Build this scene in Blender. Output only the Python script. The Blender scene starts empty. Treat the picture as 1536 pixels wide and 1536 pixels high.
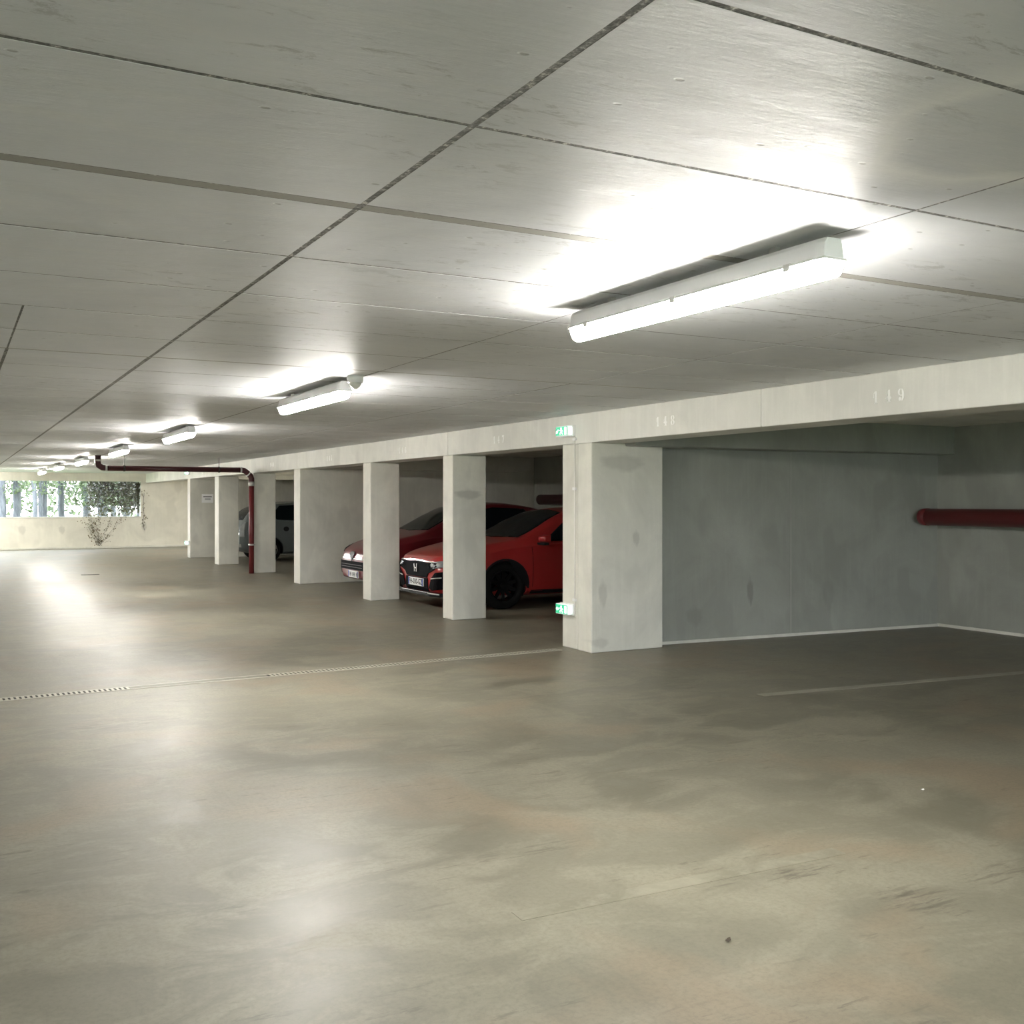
import bpy, bmesh, math, random
from mathutils import Vector, Matrix
from mathutils.bvhtree import BVHTree
random.seed(7)
PI = math.pi
SC = bpy.context.scene
COL = SC.collection

# ------------------------------------------------------------------ materials
def nmat(name):
    m = bpy.data.materials.new(name); m.use_nodes = True
    nt = m.node_tree; nt.nodes.clear()
    out = nt.nodes.new('ShaderNodeOutputMaterial')
    b = nt.nodes.new('ShaderNodeBsdfPrincipled')
    nt.links.new(b.outputs[0], out.inputs[0])
    return m, nt, b

def plain(name, col, rough=.5, metal=0, coat=0, emit=None, es=0, spec=None):
    m, nt, b = nmat(name)
    b.inputs['Base Color'].default_value = (*col, 1)
    b.inputs['Roughness'].default_value = rough
    b.inputs['Metallic'].default_value = metal
    b.inputs['Coat Weight'].default_value = coat
    b.inputs['Coat Roughness'].default_value = .04
    if spec is not None: b.inputs['Specular IOR Level'].default_value = spec
    if emit:
        b.inputs['Emission Color'].default_value = (*emit, 1)
        b.inputs['Emission Strength'].default_value = es
    # small procedural variation so that no surface is perfectly uniform
    n = nt.nodes.new('ShaderNodeTexNoise'); n.inputs['Scale'].default_value = 30
    mp = nt.nodes.new('ShaderNodeMapRange'); mp.inputs[3].default_value = max(0, rough - .04); mp.inputs[4].default_value = min(1, rough + .04)
    nt.links.new(n.outputs[0], mp.inputs[0]); nt.links.new(mp.outputs[0], b.inputs['Roughness'])
    return m

class NB:
    """tiny node helper"""
    def __init__(s, nt): s.nt = nt
    def coord(s, scale=(1, 1, 1), loc=(0, 0, 0), rot=(0, 0, 0)):
        t = s.nt.nodes.new('ShaderNodeTexCoord'); m = s.nt.nodes.new('ShaderNodeMapping')
        m.inputs['Scale'].default_value = scale; m.inputs['Location'].default_value = loc; m.inputs['Rotation'].default_value = rot
        s.nt.links.new(t.outputs['Object'], m.inputs[0]); return m.outputs[0]
    def noise(s, vec, scale, detail=6, rough=.6, dist=0):
        n = s.nt.nodes.new('ShaderNodeTexNoise'); n.inputs['Scale'].default_value = scale
        n.inputs['Detail'].default_value = detail; n.inputs['Roughness'].default_value = rough; n.inputs['Distortion'].default_value = dist
        s.nt.links.new(vec, n.inputs['Vector']); return n.outputs[0]
    def ramp(s, fac, stops):
        r = s.nt.nodes.new('ShaderNodeValToRGB'); e = r.color_ramp.elements
        while len(e) < len(stops): e.new(.5)
        for k, (p, c) in enumerate(stops):
            e[k].position = p; e[k].color = (*c, 1) if isinstance(c, tuple) else (c, c, c, 1)
        s.nt.links.new(fac, r.inputs[0]); return r.outputs[0]
    def mix(s, fac, a, b, mode='MIX'):
        m = s.nt.nodes.new('ShaderNodeMix'); m.data_type = 'RGBA'; m.blend_type = mode
        for sock, v in ((m.inputs[0], fac), (m.inputs[6], a), (m.inputs[7], b)):
            if hasattr(v, 'links'): s.nt.links.new(v, sock)
            elif isinstance(v, tuple): sock.default_value = (*v, 1)
            else: sock.default_value = v
        return m.outputs[2]
    def math(s, op, a, b=0, c=None):
        m = s.nt.nodes.new('ShaderNodeMath'); m.operation = op
        for i, v in enumerate((a, b) if c is None else (a, b, c)):
            if hasattr(v, 'links'): s.nt.links.new(v, m.inputs[i])
            else: m.inputs[i].default_value = v
        return m.outputs[0]
    def bump(s, h, strength, dist, prev=None):
        b = s.nt.nodes.new('ShaderNodeBump'); b.inputs['Strength'].default_value = strength; b.inputs['Distance'].default_value = dist
        s.nt.links.new(h, b.inputs['Height'])
        if prev is not None: s.nt.links.new(prev, b.inputs['Normal'])
        return b.outputs[0]

def wall_concrete(name, base, dark, light, streak=.5, seed=0, rough=.62, spots=()):
    m, nt, b = nmat(name); k = NB(nt)
    big = k.noise(k.coord(loc=(seed, seed, 0)), 1.1, 5, .6, .6)
    c = k.mix(k.ramp(big, [(.35, 0.0), (.68, 1.0)]), dark, base)
    st = k.noise(k.coord(scale=(6, 6, .5), loc=(seed, 3, 1)), 2.2, 6, .65)
    c = k.mix(k.math('MULTIPLY', k.ramp(st, [(.48, 0.0), (.75, 1.0)]), streak * .6), c, light)
    # brushed dull patches left where the tie holes were filled
    pt = k.noise(k.coord(scale=(1.6, 1.6, .9), loc=(seed + 4, 8, 2)), 1.6, 2, .4)
    c = k.mix(k.math('MULTIPLY', k.ramp(pt, [(.58, 0.0), (.65, 1.0)]), .6), c, dark)
    fine = k.noise(k.coord(), 60, 4, .7)
    c = k.mix(k.math('MULTIPLY', k.ramp(fine, [(.3, 1.0), (.5, 0.0)]), .18), c, dark)
    for sx, sy, sz, rx, rz, amt in spots:       # damp stains and patched tie holes, each with its own outline
        mp = k.coord(scale=(1 / rx, 1 / .5, 1 / rz), loc=(-sx / rx, -sy / .5, -sz / rz))
        wn = nt.nodes.new('ShaderNodeTexNoise'); wn.inputs['Scale'].default_value = 1.3; wn.inputs['Detail'].default_value = 4
        nt.links.new(mp, wn.inputs['Vector'])
        vl = nt.nodes.new('ShaderNodeVectorMath'); vl.operation = 'LENGTH'; nt.links.new(mp, vl.inputs[0])
        dd = k.math('ADD', vl.outputs['Value'], k.math('MULTIPLY', k.math('SUBTRACT', wn.outputs[0], .5), 1.1))
        c = k.mix(k.math('MULTIPLY', k.ramp(dd, [(.62, 1.0), (1.0, 0.0)]), amt), c, tuple(v * .62 for v in dark))
    nt.links.new(c, b.inputs['Base Color'])
    nt.links.new(k.ramp(big, [(.3, rough - .12), (.7, rough + .1)]), b.inputs['Roughness'])
    h = k.bump(k.noise(k.coord(), 9, 8, .7), .18, .02)
    nt.links.new(k.bump(fine, .12, .004, h), b.inputs['Normal'])
    return m

M = {}
M['conc_wall'] = wall_concrete('CastConcreteWall', (.80, .775, .68), (.64, .62, .54), (.86, .84, .75), .4, 0, spots=[(1.95, 35, 0.606, 0.13, 0.17, 0.4), (3.07, 35, 0.591, 0.11, 0.15, 0.4), (5.5, 35, 0.665, 0.1, 0.2, 0.35)])
M['conc_pillar'] = wall_concrete('CastConcretePillar', (.76, .745, .665), (.58, .57, .51), (.82, .81, .73), .5, 9, spots=[(5.68, 8.61, 0.571, 0.06, 0.15, 0.4), (6.08, 8.61, 1.118, 0.05, 0.09, 0.4), (5.92, 8.61, 1.873, 0.3, 0.1, 0.4), (5.77, 11.82, 1.576, 0.22, 0.07, 0.55), (5.65, 8.61, 0.093, 0.12, 0.06, 0.35)])
M['conc_beam'] = wall_concrete('CastConcreteBeam', (.79, .78, .725), (.64, .635, .59), (.85, .84, .79), .7, 21)
M['conc_side'] = wall_concrete('CastConcretePartition', (.345, .355, .315), (.265, .27, .24), (.415, .425, .38), .35, 33, spots=[(7.66, 8.72, 0.506, 0.05, 0.16, 0.55), (6.94, 8.78, 0.271, 0.12, 0.12, 0.3), (8.74, 8.66, 0.451, 0.1, 0.2, 0.25)])  # albedo lowered below the other concrete: low light of the bays in the colour

def ceiling_mat():
    m, nt, b = nmat('PrecastCeiling'); k = NB(nt)
    big = k.noise(k.coord(loc=(2, 5, 0)), .9, 5, .6, .8)
    c = k.mix(k.ramp(big, [(.34, 0.0), (.66, 1.0)]), (.60, .615, .635), (.71, .725, .74))
    st = k.noise(k.coord(scale=(.7, 5, 1)), 2.0, 7, .7)
    c = k.mix(k.math('MULTIPLY', k.ramp(st, [(.5, 0.0), (.72, 1.0)]), .3), c, (.79, .78, .74))
    # dark smudges, elongated, where damp formwork stuck
    sm = k.noise(k.coord(scale=(1.6, 4.5, 1), loc=(3.1, .6, 0)), 3.2, 9, .78, .5)
    mask = k.noise(k.coord(loc=(7.3, 1.2, 0)), .75, 2, .5)
    f = k.math('MULTIPLY', k.ramp(sm, [(.555, 0.0), (.61, 1.0)]), k.ramp(mask, [(.47, 0.0), (.58, 1.0)]))
    c = k.mix(k.math('MULTIPLY', f, .45), c, (.30, .30, .28))
    # tiny pits
    v = nt.nodes.new('ShaderNodeTexVoronoi'); v.inputs['Scale'].default_value = 5.5; v.feature = 'F1'
    nt.links.new(k.coord(scale=(1, 1.8, 1)), v.inputs['Vector'])
    pit = k.ramp(v.outputs['Distance'], [(.045, 1.0), (.075, 0.0)])
    c = k.mix(k.math('MULTIPLY', pit, .6), c, (.28, .28, .26))
    # one pale swirl of laitance in the panel by the near lamp
    g = nt.nodes.new('ShaderNodeVectorMath'); g.operation = 'DISTANCE'
    wob = nt.nodes.new('ShaderNodeVectorMath'); wob.operation = 'ADD'
    nn = nt.nodes.new('ShaderNodeTexNoise'); nn.inputs['Scale'].default_value = 3; nn.inputs['Detail'].default_value = 4
    sc = nt.nodes.new('ShaderNodeVectorMath'); sc.operation = 'SCALE'; sc.inputs['Scale'].default_value = .22
    co = k.coord()
    nt.links.new(co, nn.inputs['Vector']); nt.links.new(nn.outputs['Color'], sc.inputs[0])
    nt.links.new(co, wob.inputs[0]); nt.links.new(sc.outputs[0], wob.inputs[1])
    nt.links.new(wob.outputs[0], g.inputs[0]); g.inputs[1].default_value = (2.38, 1.68, 2.48)
    swirl = k.ramp(g.outputs['Value'], [(.0, 0.0), (.30, .1), (.37, 1.0), (.5, 0.0)])
    c = k.mix(k.math('MULTIPLY', swirl, .75), c, (.86, .86, .84))
    nt.links.new(c, b.inputs['Base Color'])
    nt.links.new(k.ramp(st, [(.3, .42), (.7, .58)]), b.inputs['Roughness']); b.inputs['Specular IOR Level'].default_value = .36
    h = k.bump(k.noise(k.coord(scale=(1, 2.4, 1)), 2.4, 4, .5), .35, .02)
    h = k.bump(k.noise(k.coord(scale=(1, 5, 1)), 14, 7, .7), .4, .006, h)
    nt.links.new(k.bump(k.math('SUBTRACT', 1.0, pit), .5, .004, h), b.inputs['Normal'])
    return m
M['ceiling'] = ceiling_mat()

def joint_mat():
    m, nt, b = nmat('CeilingJointMortar'); k = NB(nt)
    n = k.noise(k.coord(), 55, 4, .7)
    c = k.ramp(n, [(.42, (.15, .15, .145)), (.57, (.29, .285, .275)), (.67, (.75, .74, .70))])
    nt.links.new(c, b.inputs['Base Color']); b.inputs['Roughness'].default_value = .8
    nt.links.new(k.bump(n, .6, .006), b.inputs['Normal'])
    return m
M['joint'] = joint_mat()
M['fill'] = wall_concrete('JointFillMortar', (.42, .41, .37), (.33, .32, .29), (.48, .47, .43), .3, 51)

def floor_mat():
    m, nt, b = nmat('TrowelledConcreteFloor'); k = NB(nt)
    big = k.noise(k.coord(scale=(1, 1, 1), loc=(6.3, 9.1, 0)), .42, 5, .62, .9)
    c = k.mix(k.ramp(big, [(.38, 0.0), (.62, 1.0)]), (.138, .128, .094), (.205, .192, .147))
    md = k.noise(k.coord(scale=(1, 1.7, 1), loc=(4, 1, 0)), 1.7, 7, .68, .7)
    c = k.mix(k.math('MULTIPLY', k.ramp(md, [(.46, 0.0), (.58, 1.0)]), .65), c, (.275, .258, .198))
    # rusty-beige tinted blotches
    ru = k.noise(k.coord(loc=(9, 4, 0)), .85, 4, .55, .5)
    c = k.mix(k.math('MULTIPLY', k.ramp(ru, [(.52, 0.0), (.63, 1.0)]), .6), c, (.25, .195, .135))
    # dark scrape marks and tyre grime
    sc = k.noise(k.coord(scale=(1.4, 7, 1), rot=(0, 0, .35), loc=(2, 2, 0)), 2.6, 8, .75)
    mk = k.noise(k.coord(loc=(5, 7, 0)), .8, 2, .5)
    f = k.math('MULTIPLY', k.ramp(sc, [(.57, 0.0), (.63, 1.0)]), k.ramp(mk, [(.46, 0.0), (.56, 1.0)]))
    c = k.mix(k.math('MULTIPLY', f, .6), c, (.08, .066, .048))
    sc2 = k.noise(k.coord(scale=(5, 1.0, 1), loc=(8, 2, 0)), .9, 6, .7)
    c = k.mix(k.math('MULTIPLY', k.ramp(sc2, [(.5, 0.0), (.7, 1.0)]), .35), c, (.125, .117, .09))
    for sx, sy, rx, ry, amt in ((3.02, 3.14, .22, .09, .75), (3.20, 2.72, .24, .16, .6), (3.75, 2.75, .3, .12, .55), (2.2, 3.9, .3, .12, .5), (.95, 7.4, .5, .3, .45), (4.9, 3.2, .3, .15, .5)):
        vl = nt.nodes.new('ShaderNodeVectorMath'); vl.operation = 'LENGTH'; nt.links.new(k.coord(scale=(1 / rx, 1 / ry, 0), loc=(-sx / rx, -sy / ry, 0)), vl.inputs[0])
        scr = k.noise(k.coord(scale=(2.2, 16, 1), rot=(0, 0, .12), loc=(sx, sy, 0)), 2.4, 6, .7)
        f2 = k.math('MULTIPLY', k.ramp(vl.outputs['Value'], [(.5, 1.0), (1.0, 0.0)]), k.ramp(scr, [(.50, 0.0), (.58, 1.0)]))
        c = k.mix(k.math('MULTIPLY', f2, amt), c, (.06, .048, .034))
    fine = k.noise(k.coord(), 45, 5, .75)
    c = k.mix(k.math('MULTIPLY', k.ramp(fine, [(.36, 1.0), (.56, 0.0)]), .38), c, (.115, .107, .08))
    nt.links.new(c, b.inputs['Base Color'])
    r = k.math('ADD', k.ramp(md, [(.3, .33), (.72, .47)]), k.math('MULTIPLY', k.ramp(big, [(.3, 0.0), (.7, 1.0)]), .07))
    nt.links.new(r, b.inputs['Roughness'])
    b.inputs['Specular IOR Level'].default_value = .5
    h = k.bump(k.noise(k.coord(loc=(3, 3, 0)), 1.3, 3, .5), .25, .02)
    h = k.bump(k.noise(k.coord(), 7, 6, .65), .14, .006, h)
    nt.links.new(k.bump(fine, .10, .002, h), b.inputs['Normal'])
    return m
M['floor'] = floor_mat()

def worn_paint(name, col, alpha_lo, alpha_hi, amount):
    m, nt, b = nmat(name); k = NB(nt)
    n = k.noise(k.coord(), 9, 8, .75)
    md = k.noise(k.coord(scale=(1, 1.7, 1), loc=(4, 1, 0)), 1.7, 7, .68, .7)
    under = k.mix(k.ramp(md, [(.46, 0.0), (.58, 1.0)]), (.17, .16, .12), (.235, .22, .168))
    c = k.mix(k.math('MULTIPLY', k.ramp(n, [(alpha_lo, 0.0), (alpha_hi, 1.0)]), amount), under, col)
    nt.links.new(c, b.inputs['Base Color']); b.inputs['Roughness'].default_value = .42
    nt.links.new(k.bump(n, .1, .003), b.inputs['Normal'])
    return m
M['line'] = worn_paint('WornFloorPaint', (.35, .335, .28), .25, .5, .75)
M['line_faint'] = worn_paint('FadedFloorPaint', (.29, .27, .21), .47, .62, .6)

def paint(name, col, rough=.28):
    m, nt, b = nmat(name); k = NB(nt)
    n = k.noise(k.coord(), 5, 4, .6)
    c = k.mix(k.ramp(n, [(.3, 0.0), (.7, 1.0)]), col, tuple(v * .88 for v in col))
    nt.links.new(c, b.inputs['Base Color']); b.inputs['Roughness'].default_value = rough
    b.inputs['Coat Weight'].default_value = .6; b.inputs['Coat Roughness'].default_value = .06
    return m
M['red_paint'] = paint('RallyRedPaint', (.36, .022, .022))
M['crimson'] = paint('CrimsonPaint', (.16, .008, .015))
M['silver'] = paint('SilverPaint', (.11, .13, .135), .35)
M['black_gloss'] = plain('GlossBlackTrim', (.005, .006, .008), .16, spec=.14)
M['black'] = plain('MattBlackPlastic', (.010, .010, .012), .55, spec=.2)
M['tyre'] = plain('TyreRubber', (.010, .010, .010), .8, spec=.1)
M['black_rim'] = plain('BlackAlloy', (.012, .012, .014), .25, .5)
M['alloy'] = plain('SilverAlloy', (.6, .6, .6), .25, .9)
M['grille_black'] = plain('GrilleBlack', (.004, .004, .005), .6, spec=.03)
M['chrome'] = plain('Chrome', (.85, .85, .86), .08, 1)
M['glass'] = plain('TintedCarGlass', (.006, .010, .012), .06, spec=.16)
M['lens'] = plain('HeadlightLens', (.30, .32, .34), .06, .3, coat=1)
M['lamp_bowl'] = plain('HeadlightBowl', (.6, .6, .6), .25, .6)
M['plate'] = plain('NumberPlateWhite', (.78, .78, .76), .35)
M['plate_blue'] = plain('NumberPlateBlue', (.02, .06, .4), .35)
M['ink'] = plain('PlateLetters', (.012, .012, .014), .4)
M['amber'] = plain('AmberLens', (.7, .2, .02), .2)
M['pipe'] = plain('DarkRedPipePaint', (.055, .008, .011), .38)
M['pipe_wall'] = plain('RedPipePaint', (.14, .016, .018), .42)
M['zinc'] = plain('GalvanisedSteel', (.62, .62, .60), .35, .7)
M['dark_metal'] = plain('DarkSteelClamp', (.05, .045, .045), .45, .4)
M['white_pl'] = plain('WhitePlastic', (.78, .78, .77), .4)
M['grey_pl'] = plain('LampHousingPlastic', (.93, .93, .94), .45)
M['sensor'] = plain('SensorDome', (.75, .75, .7), .3)
M['lamp'] = plain('LampDiffuser', (.9, .9, .88), .4, emit=(1.0, .96, .895), es=54)
M['sign_green'] = plain('LitGreenSign', (.0, .25, .1), .4, emit=(.02, .34, .17), es=.45)
M['sign_white'] = plain('LitWhiteSign', (.8, .9, .85), .4, emit=(.72, 1.0, .9), es=.9)
M['sign_body'] = plain('SignLampBody', (.8, .82, .81), .35, emit=(.8, 1.0, .93), es=.12)
M['stencil'] = plain('WhiteStencilPaint', (.97, .97, .94), .6)
M['paper'] = plain('NoticePaper', (.88, .88, .88), .6)
M['grey_ink'] = plain('NoticePrint', (.22, .22, .23), .6)
M['cable'] = plain('PaleConduit', (.80, .79, .73), .5)
M['grate'] = plain('DrainGrateSteel', (.44, .42, .35), .45, .25)
M['plate_steel'] = plain('DirtyDrainPlate', (.17, .16, .125), .5)
M['drain_dark'] = plain('DrainChannelDark', (.035, .033, .028), .8)
M['leaf_dead'] = plain('DryLeaf', (.06, .045, .03), .7)
M['scrap'] = plain('PaperScrap', (.8, .8, .78), .6)

def bark():
    m, nt, b = nmat('TreeBark'); k = NB(nt)
    n = k.noise(k.coord(scale=(4, 4, .8)), 3, 6, .7)
    nt.links.new(k.ramp(n, [(.35, (.05, .05, .055)), (.7, (.14, .14, .145))]), b.inputs['Base Color'])
    b.inputs['Roughness'].default_value = .9
    nt.links.new(k.bump(n, .6, .03), b.inputs['Normal'])
    return m
M['bark'] = bark()
def leafmat(name, a, c2, tr=.35):
    m, nt, b = nmat(name); k = NB(nt)
    n = k.noise(k.coord(), 2.5, 3, .6)
    col = k.ramp(n, [(.35, a), (.65, c2)])
    nt.links.new(col, b.inputs['Base Color']); b.inputs['Roughness'].default_value = .55
    t = nt.nodes.new('ShaderNodeBsdfTranslucent'); nt.links.new(col, t.inputs[0])
    mx = nt.nodes.new('ShaderNodeMixShader'); mx.inputs[0].default_value = tr
    out = [q for q in nt.nodes if q.type == 'OUTPUT_MATERIAL'][0]
    nt.links.new(b.outputs[0], mx.inputs[1]); nt.links.new(t.outputs[0], mx.inputs[2]); nt.links.new(mx.outputs[0], out.inputs[0])
    return m
M['leaf'] = leafmat('GreenLeaves', (.045, .06, .03), (.14, .165, .085))
M['leaf_ivy'] = leafmat('IvyLeaves', (.035, .025, .018), (.06, .06, .03), .1)
M['leaf_wall'] = leafmat('DryVineLeaves', (.16, .09, .05), (.16, .17, .08), .1)
M['grass'] = plain('Grass', (.09, .13, .04), .9)

# ------------------------------------------------------------------ mesh helpers
def link(o): COL.objects.link(o); return o
def mesh_obj(name, bm, mat, parent=None, smooth=False, bevel=0):
    me = bpy.data.meshes.new(name)
    bmesh.ops.recalc_face_normals(bm, faces=bm.faces)
    bm.to_mesh(me); bm.free()
    me.materials.append(M[mat] if isinstance(mat, str) else mat)
    o = link(bpy.data.objects.new(name, me))
    if smooth:
        for p in me.polygons: p.use_smooth = True
    if bevel:
        md = o.modifiers.new('bevel', 'BEVEL'); md.width = bevel; md.segments = 2; md.limit_method = 'ANGLE'; md.angle_limit = .6
    if parent: o.parent = parent
    return o
def box(bm, x0, x1, y0, y1, z0, z1):
    vs = [bm.verts.new((x, y, z)) for x in (x0, x1) for y in (y0, y1) for z in (z0, z1)]
    for f in ((0, 1, 3, 2), (4, 6, 7, 5), (0, 4, 5, 1), (2, 3, 7, 6), (0, 2, 6, 4), (1, 5, 7, 3)):
        bm.faces.new([vs[i] for i in f])
    return vs
def prism(bm, pts, z0, z1):
    lo = [bm.verts.new((x, y, z0)) for x, y in pts]; hi = [bm.verts.new((x, y, z1)) for x, y in pts]
    n = len(pts); bm.faces.new(lo[::-1]); bm.faces.new(hi)
    for i in range(n): bm.faces.new((lo[i], lo[(i + 1) % n], hi[(i + 1) % n], hi[i]))
    return lo + hi
def tube(bm, pts, rad, seg=16, caps=True):
    pts = [Vector(p) for p in pts]; rads = rad if isinstance(rad, (list, tuple)) else [rad] * len(pts)
    rings = []; up = None
    for i, p in enumerate(pts):
        d = (pts[min(i + 1, len(pts) - 1)] - pts[max(i - 1, 0)]).normalized()
        if up is None: up = Vector((0, 0, 1)) if abs(d.z) < .9 else Vector((1, 0, 0))
        a = d.cross(up).normalized(); c = a.cross(d).normalized(); up = c
        rings.append([bm.verts.new(p + rads[i] * (math.cos(2 * PI * k / seg) * a + math.sin(2 * PI * k / seg) * c)) for k in range(seg)])
    for r, q in zip(rings, rings[1:]):
        for k in range(seg): bm.faces.new((r[k], r[(k + 1) % seg], q[(k + 1) % seg], q[k]))
    if caps: bm.faces.new(rings[0][::-1]); bm.faces.new(rings[-1])
def lathe_y(bm, prof, cx, cz, seg=32, close=True):
    """prof: list of (y, r) revolved about the Y axis through (cx, cz)"""
    rings = [[bm.verts.new((cx + r * math.cos(2 * PI * k / seg), y, cz + r * math.sin(2 * PI * k / seg))) for k in range(seg)] for y, r in prof]
    pr = list(zip(rings, rings[1:])) + ([(rings[-1], rings[0])] if close else [])
    for r, q in pr:
        for k in range(seg): bm.faces.new((r[k], r[(k + 1) % seg], q[(k + 1) % seg], q[k]))
    return rings
def empty(name, loc=(0, 0, 0)):
    o = link(bpy.data.objects.new(name, None)); o.location = loc; o.empty_display_size = .1; return o
def tag(o, label=None, cat=None, group=None, kind=None):
    if label: o['label'] = label
    if cat: o['category'] = cat
    if group: o['group'] = group
    if kind: o['kind'] = kind
    return o
def struct(name, bm, mat, bevel=0, label=None):
    o = mesh_obj(name, bm, mat, bevel=bevel); o['kind'] = 'structure'
    if label: o['label'] = label
    return o

# ------------------------------------------------------------------ dimensions of the garage
CZ = 2.37      # ceiling
AX = 5.55      # face of the bays' frontage
BX = 10.4      # back wall of the bays
LZ = 2.073     # underside of the long front beam
FY = 35.0      # far wall
WL, WB = -4.2, -6.5

bm = bmesh.new(); box(bm, WL - .2, BX + .25, WB - .2, FY + .25, -.2, 0); struct('floor', bm, 'floor', label='trowelled beige-grey concrete floor of the parking aisle')

# ceiling: precast planks with open joints below a slab
bm = bmesh.new()
g = .006
ys = []; y = 2.17 - .735 * 15
while y < FY: ys.append(y) if y > WB - .5 else None; y += .735
rr = random.Random(3)
for i, y0 in enumerate(ys):
    y1 = min(ys[i + 1] if i + 1 < len(ys) else FY, FY)
    gy = .008
    xs = [WL, -1.95, 1.07, 2.55, 4.07, AX + .02] if y0 < 5.0 else [WL, -1.2, .29, 1.07, 2.55, 4.07, AX + .02]
    for x0, x1 in zip(xs, xs[1:]):
        dz = rr.uniform(0, .001)
        # the joint just past the near lamp and one further on are wide filled strips
        lo = .055 if (abs(y0 - 2.905) < .02) else .007
        if abs(y0 - 6.58) < .02: lo = .03
        gx = .010 if abs(x0 - 1.07) < .01 else .005; gx1 = .010 if abs(x1 - 1.07) < .01 else .005
        if y0 > 6: gy = .012; gx = gx + .004; gx1 += .004
        box(bm, x0 + gx, x1 - gx1, y0 + lo, y1 - gy, CZ + dz, CZ + .03)
struct('ceiling', bm, 'ceiling', label='precast concrete plank ceiling with thin joints')
bm = bmesh.new(); box(bm, WL - .2, AX + .02, WB - .2, FY + .25, CZ + .0013, CZ + .2)
struct('trim_1', bm, 'joint', label='rough mortar in the joints between the ceiling planks')
bm = bmesh.new()
for yy, ww in ((2.905, .050), (6.58, .026)):
    for x0, x1 in ((WL, 1.058), (1.082, 2.545), (2.555, 4.065), (4.075, AX)): box(bm, x0, x1, yy + .000, yy + ww, CZ + .0011, CZ + .02)
struct('trim_5', bm, 'fill', label='smooth brownish mortar filling the wide ceiling joint')
bm = bmesh.new(); box(bm, AX + .02, BX + .25, WB - .2, FY + .25, CZ, CZ + .2)
struct('ceiling_bays', bm, 'conc_wall', label='dark concrete ceiling over the parking bays')

# far wall with its long opening
bm = bmesh.new()
wx0, wx1, wz0, wz1 = -3.6, 5.40, 1.0, 2.11
box(bm, WL, BX + .25, FY, FY + .25, 0, wz0)
box(bm, WL, BX + .25, FY, FY + .25, wz1, CZ + .012)
box(bm, WL, wx0, FY, FY + .25, wz0, wz1)
box(bm, wx1, BX + .25, FY, FY + .25, wz0, wz1)
bmesh.ops.remove_doubles(bm, verts=bm.verts, dist=.0001)
struct('wall_far', bm, 'conc_wall', label='far concrete wall with a long unglazed opening')
bm = bmesh.new(); box(bm, WL, BX, FY - .05, FY, 0, .06); struct('baseboard_far', bm, 'conc_pillar', bevel=.01, label='low concrete kicker along the foot of the far wall')
bm = bmesh.new(); box(bm, wx0, wx1, FY - .012, FY + .262, wz0 - .05, wz0); struct('trim_2', bm, 'conc_pillar', bevel=.008, label='pale sill of the far wall opening')
bm = bmesh.new(); box(bm, WL - .2, WL, WB - .2, FY + .25, 0, CZ + .01); struct('wall_left', bm, 'conc_wall')
bm = bmesh.new(); box(bm, WL, BX + .25, WB - .2, WB, 0, .3); box(bm, WL, BX + .25, WB - .2, WB, 2.2, CZ + .01)
for a, c in ((WL, WL + .4), (.6, .9), (5.2, BX + .25)): box(bm, a, c, WB - .2, WB, .3, 2.2)
struct('wall_near', bm, 'conc_wall')
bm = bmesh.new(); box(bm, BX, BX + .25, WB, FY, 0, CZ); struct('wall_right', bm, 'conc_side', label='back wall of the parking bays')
bm = bmesh.new(); box(bm, BX - .012, BX, WB, 8.55, 0, .035); struct('baseboard_right', bm, 'conc_pillar', bevel=.005, label='pale mortar line at the foot of the bays back wall')
# the solid partition beside bay 148 and its overhanging cross beam
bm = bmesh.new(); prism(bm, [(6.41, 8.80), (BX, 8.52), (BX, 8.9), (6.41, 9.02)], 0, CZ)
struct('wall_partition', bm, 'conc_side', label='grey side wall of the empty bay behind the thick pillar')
bm = bmesh.new(); prism(bm, [(6.42, 8.782), (BX - .01, 8.502), (BX - .01, 8.53), (6.42, 8.81)], 0, .03)
struct('trim_3', bm, 'conc_pillar', label='mortar line at the foot of the empty bay side wall')
bm = bmesh.new(); yy = 8.80 - (8.21 - 6.41) * .28 / 3.99; box(bm, 8.21 - .005, 8.21 + .005, yy - .0015, yy + .01, 0, 2.04)
struct('trim_6', bm, 'fill', label='faint vertical formwork seam on the empty bay side wall')
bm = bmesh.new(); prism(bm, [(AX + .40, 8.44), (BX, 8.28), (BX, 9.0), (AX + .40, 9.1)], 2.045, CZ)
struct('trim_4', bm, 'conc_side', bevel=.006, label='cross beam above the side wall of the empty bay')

# ------------------------------------------------------------------ the long front beam, with stencilled numbers
bm = bmesh.new()
segs = [WB, -2.2, .6, 6.19, 11.97, 18.46, 24.9, FY]
for a, c in zip(segs, segs[1:]): box(bm, AX, AX + .39, a + .004, c - .004, LZ, CZ)
box(bm, AX + .008, AX + .38, WB, FY, LZ + .008, CZ)
beam = mesh_obj('front_beam', bm, 'conc_beam', bevel=.008)
tag(beam, 'long pale concrete beam over the bay openings, stencilled with bay numbers', 'beam')

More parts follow.
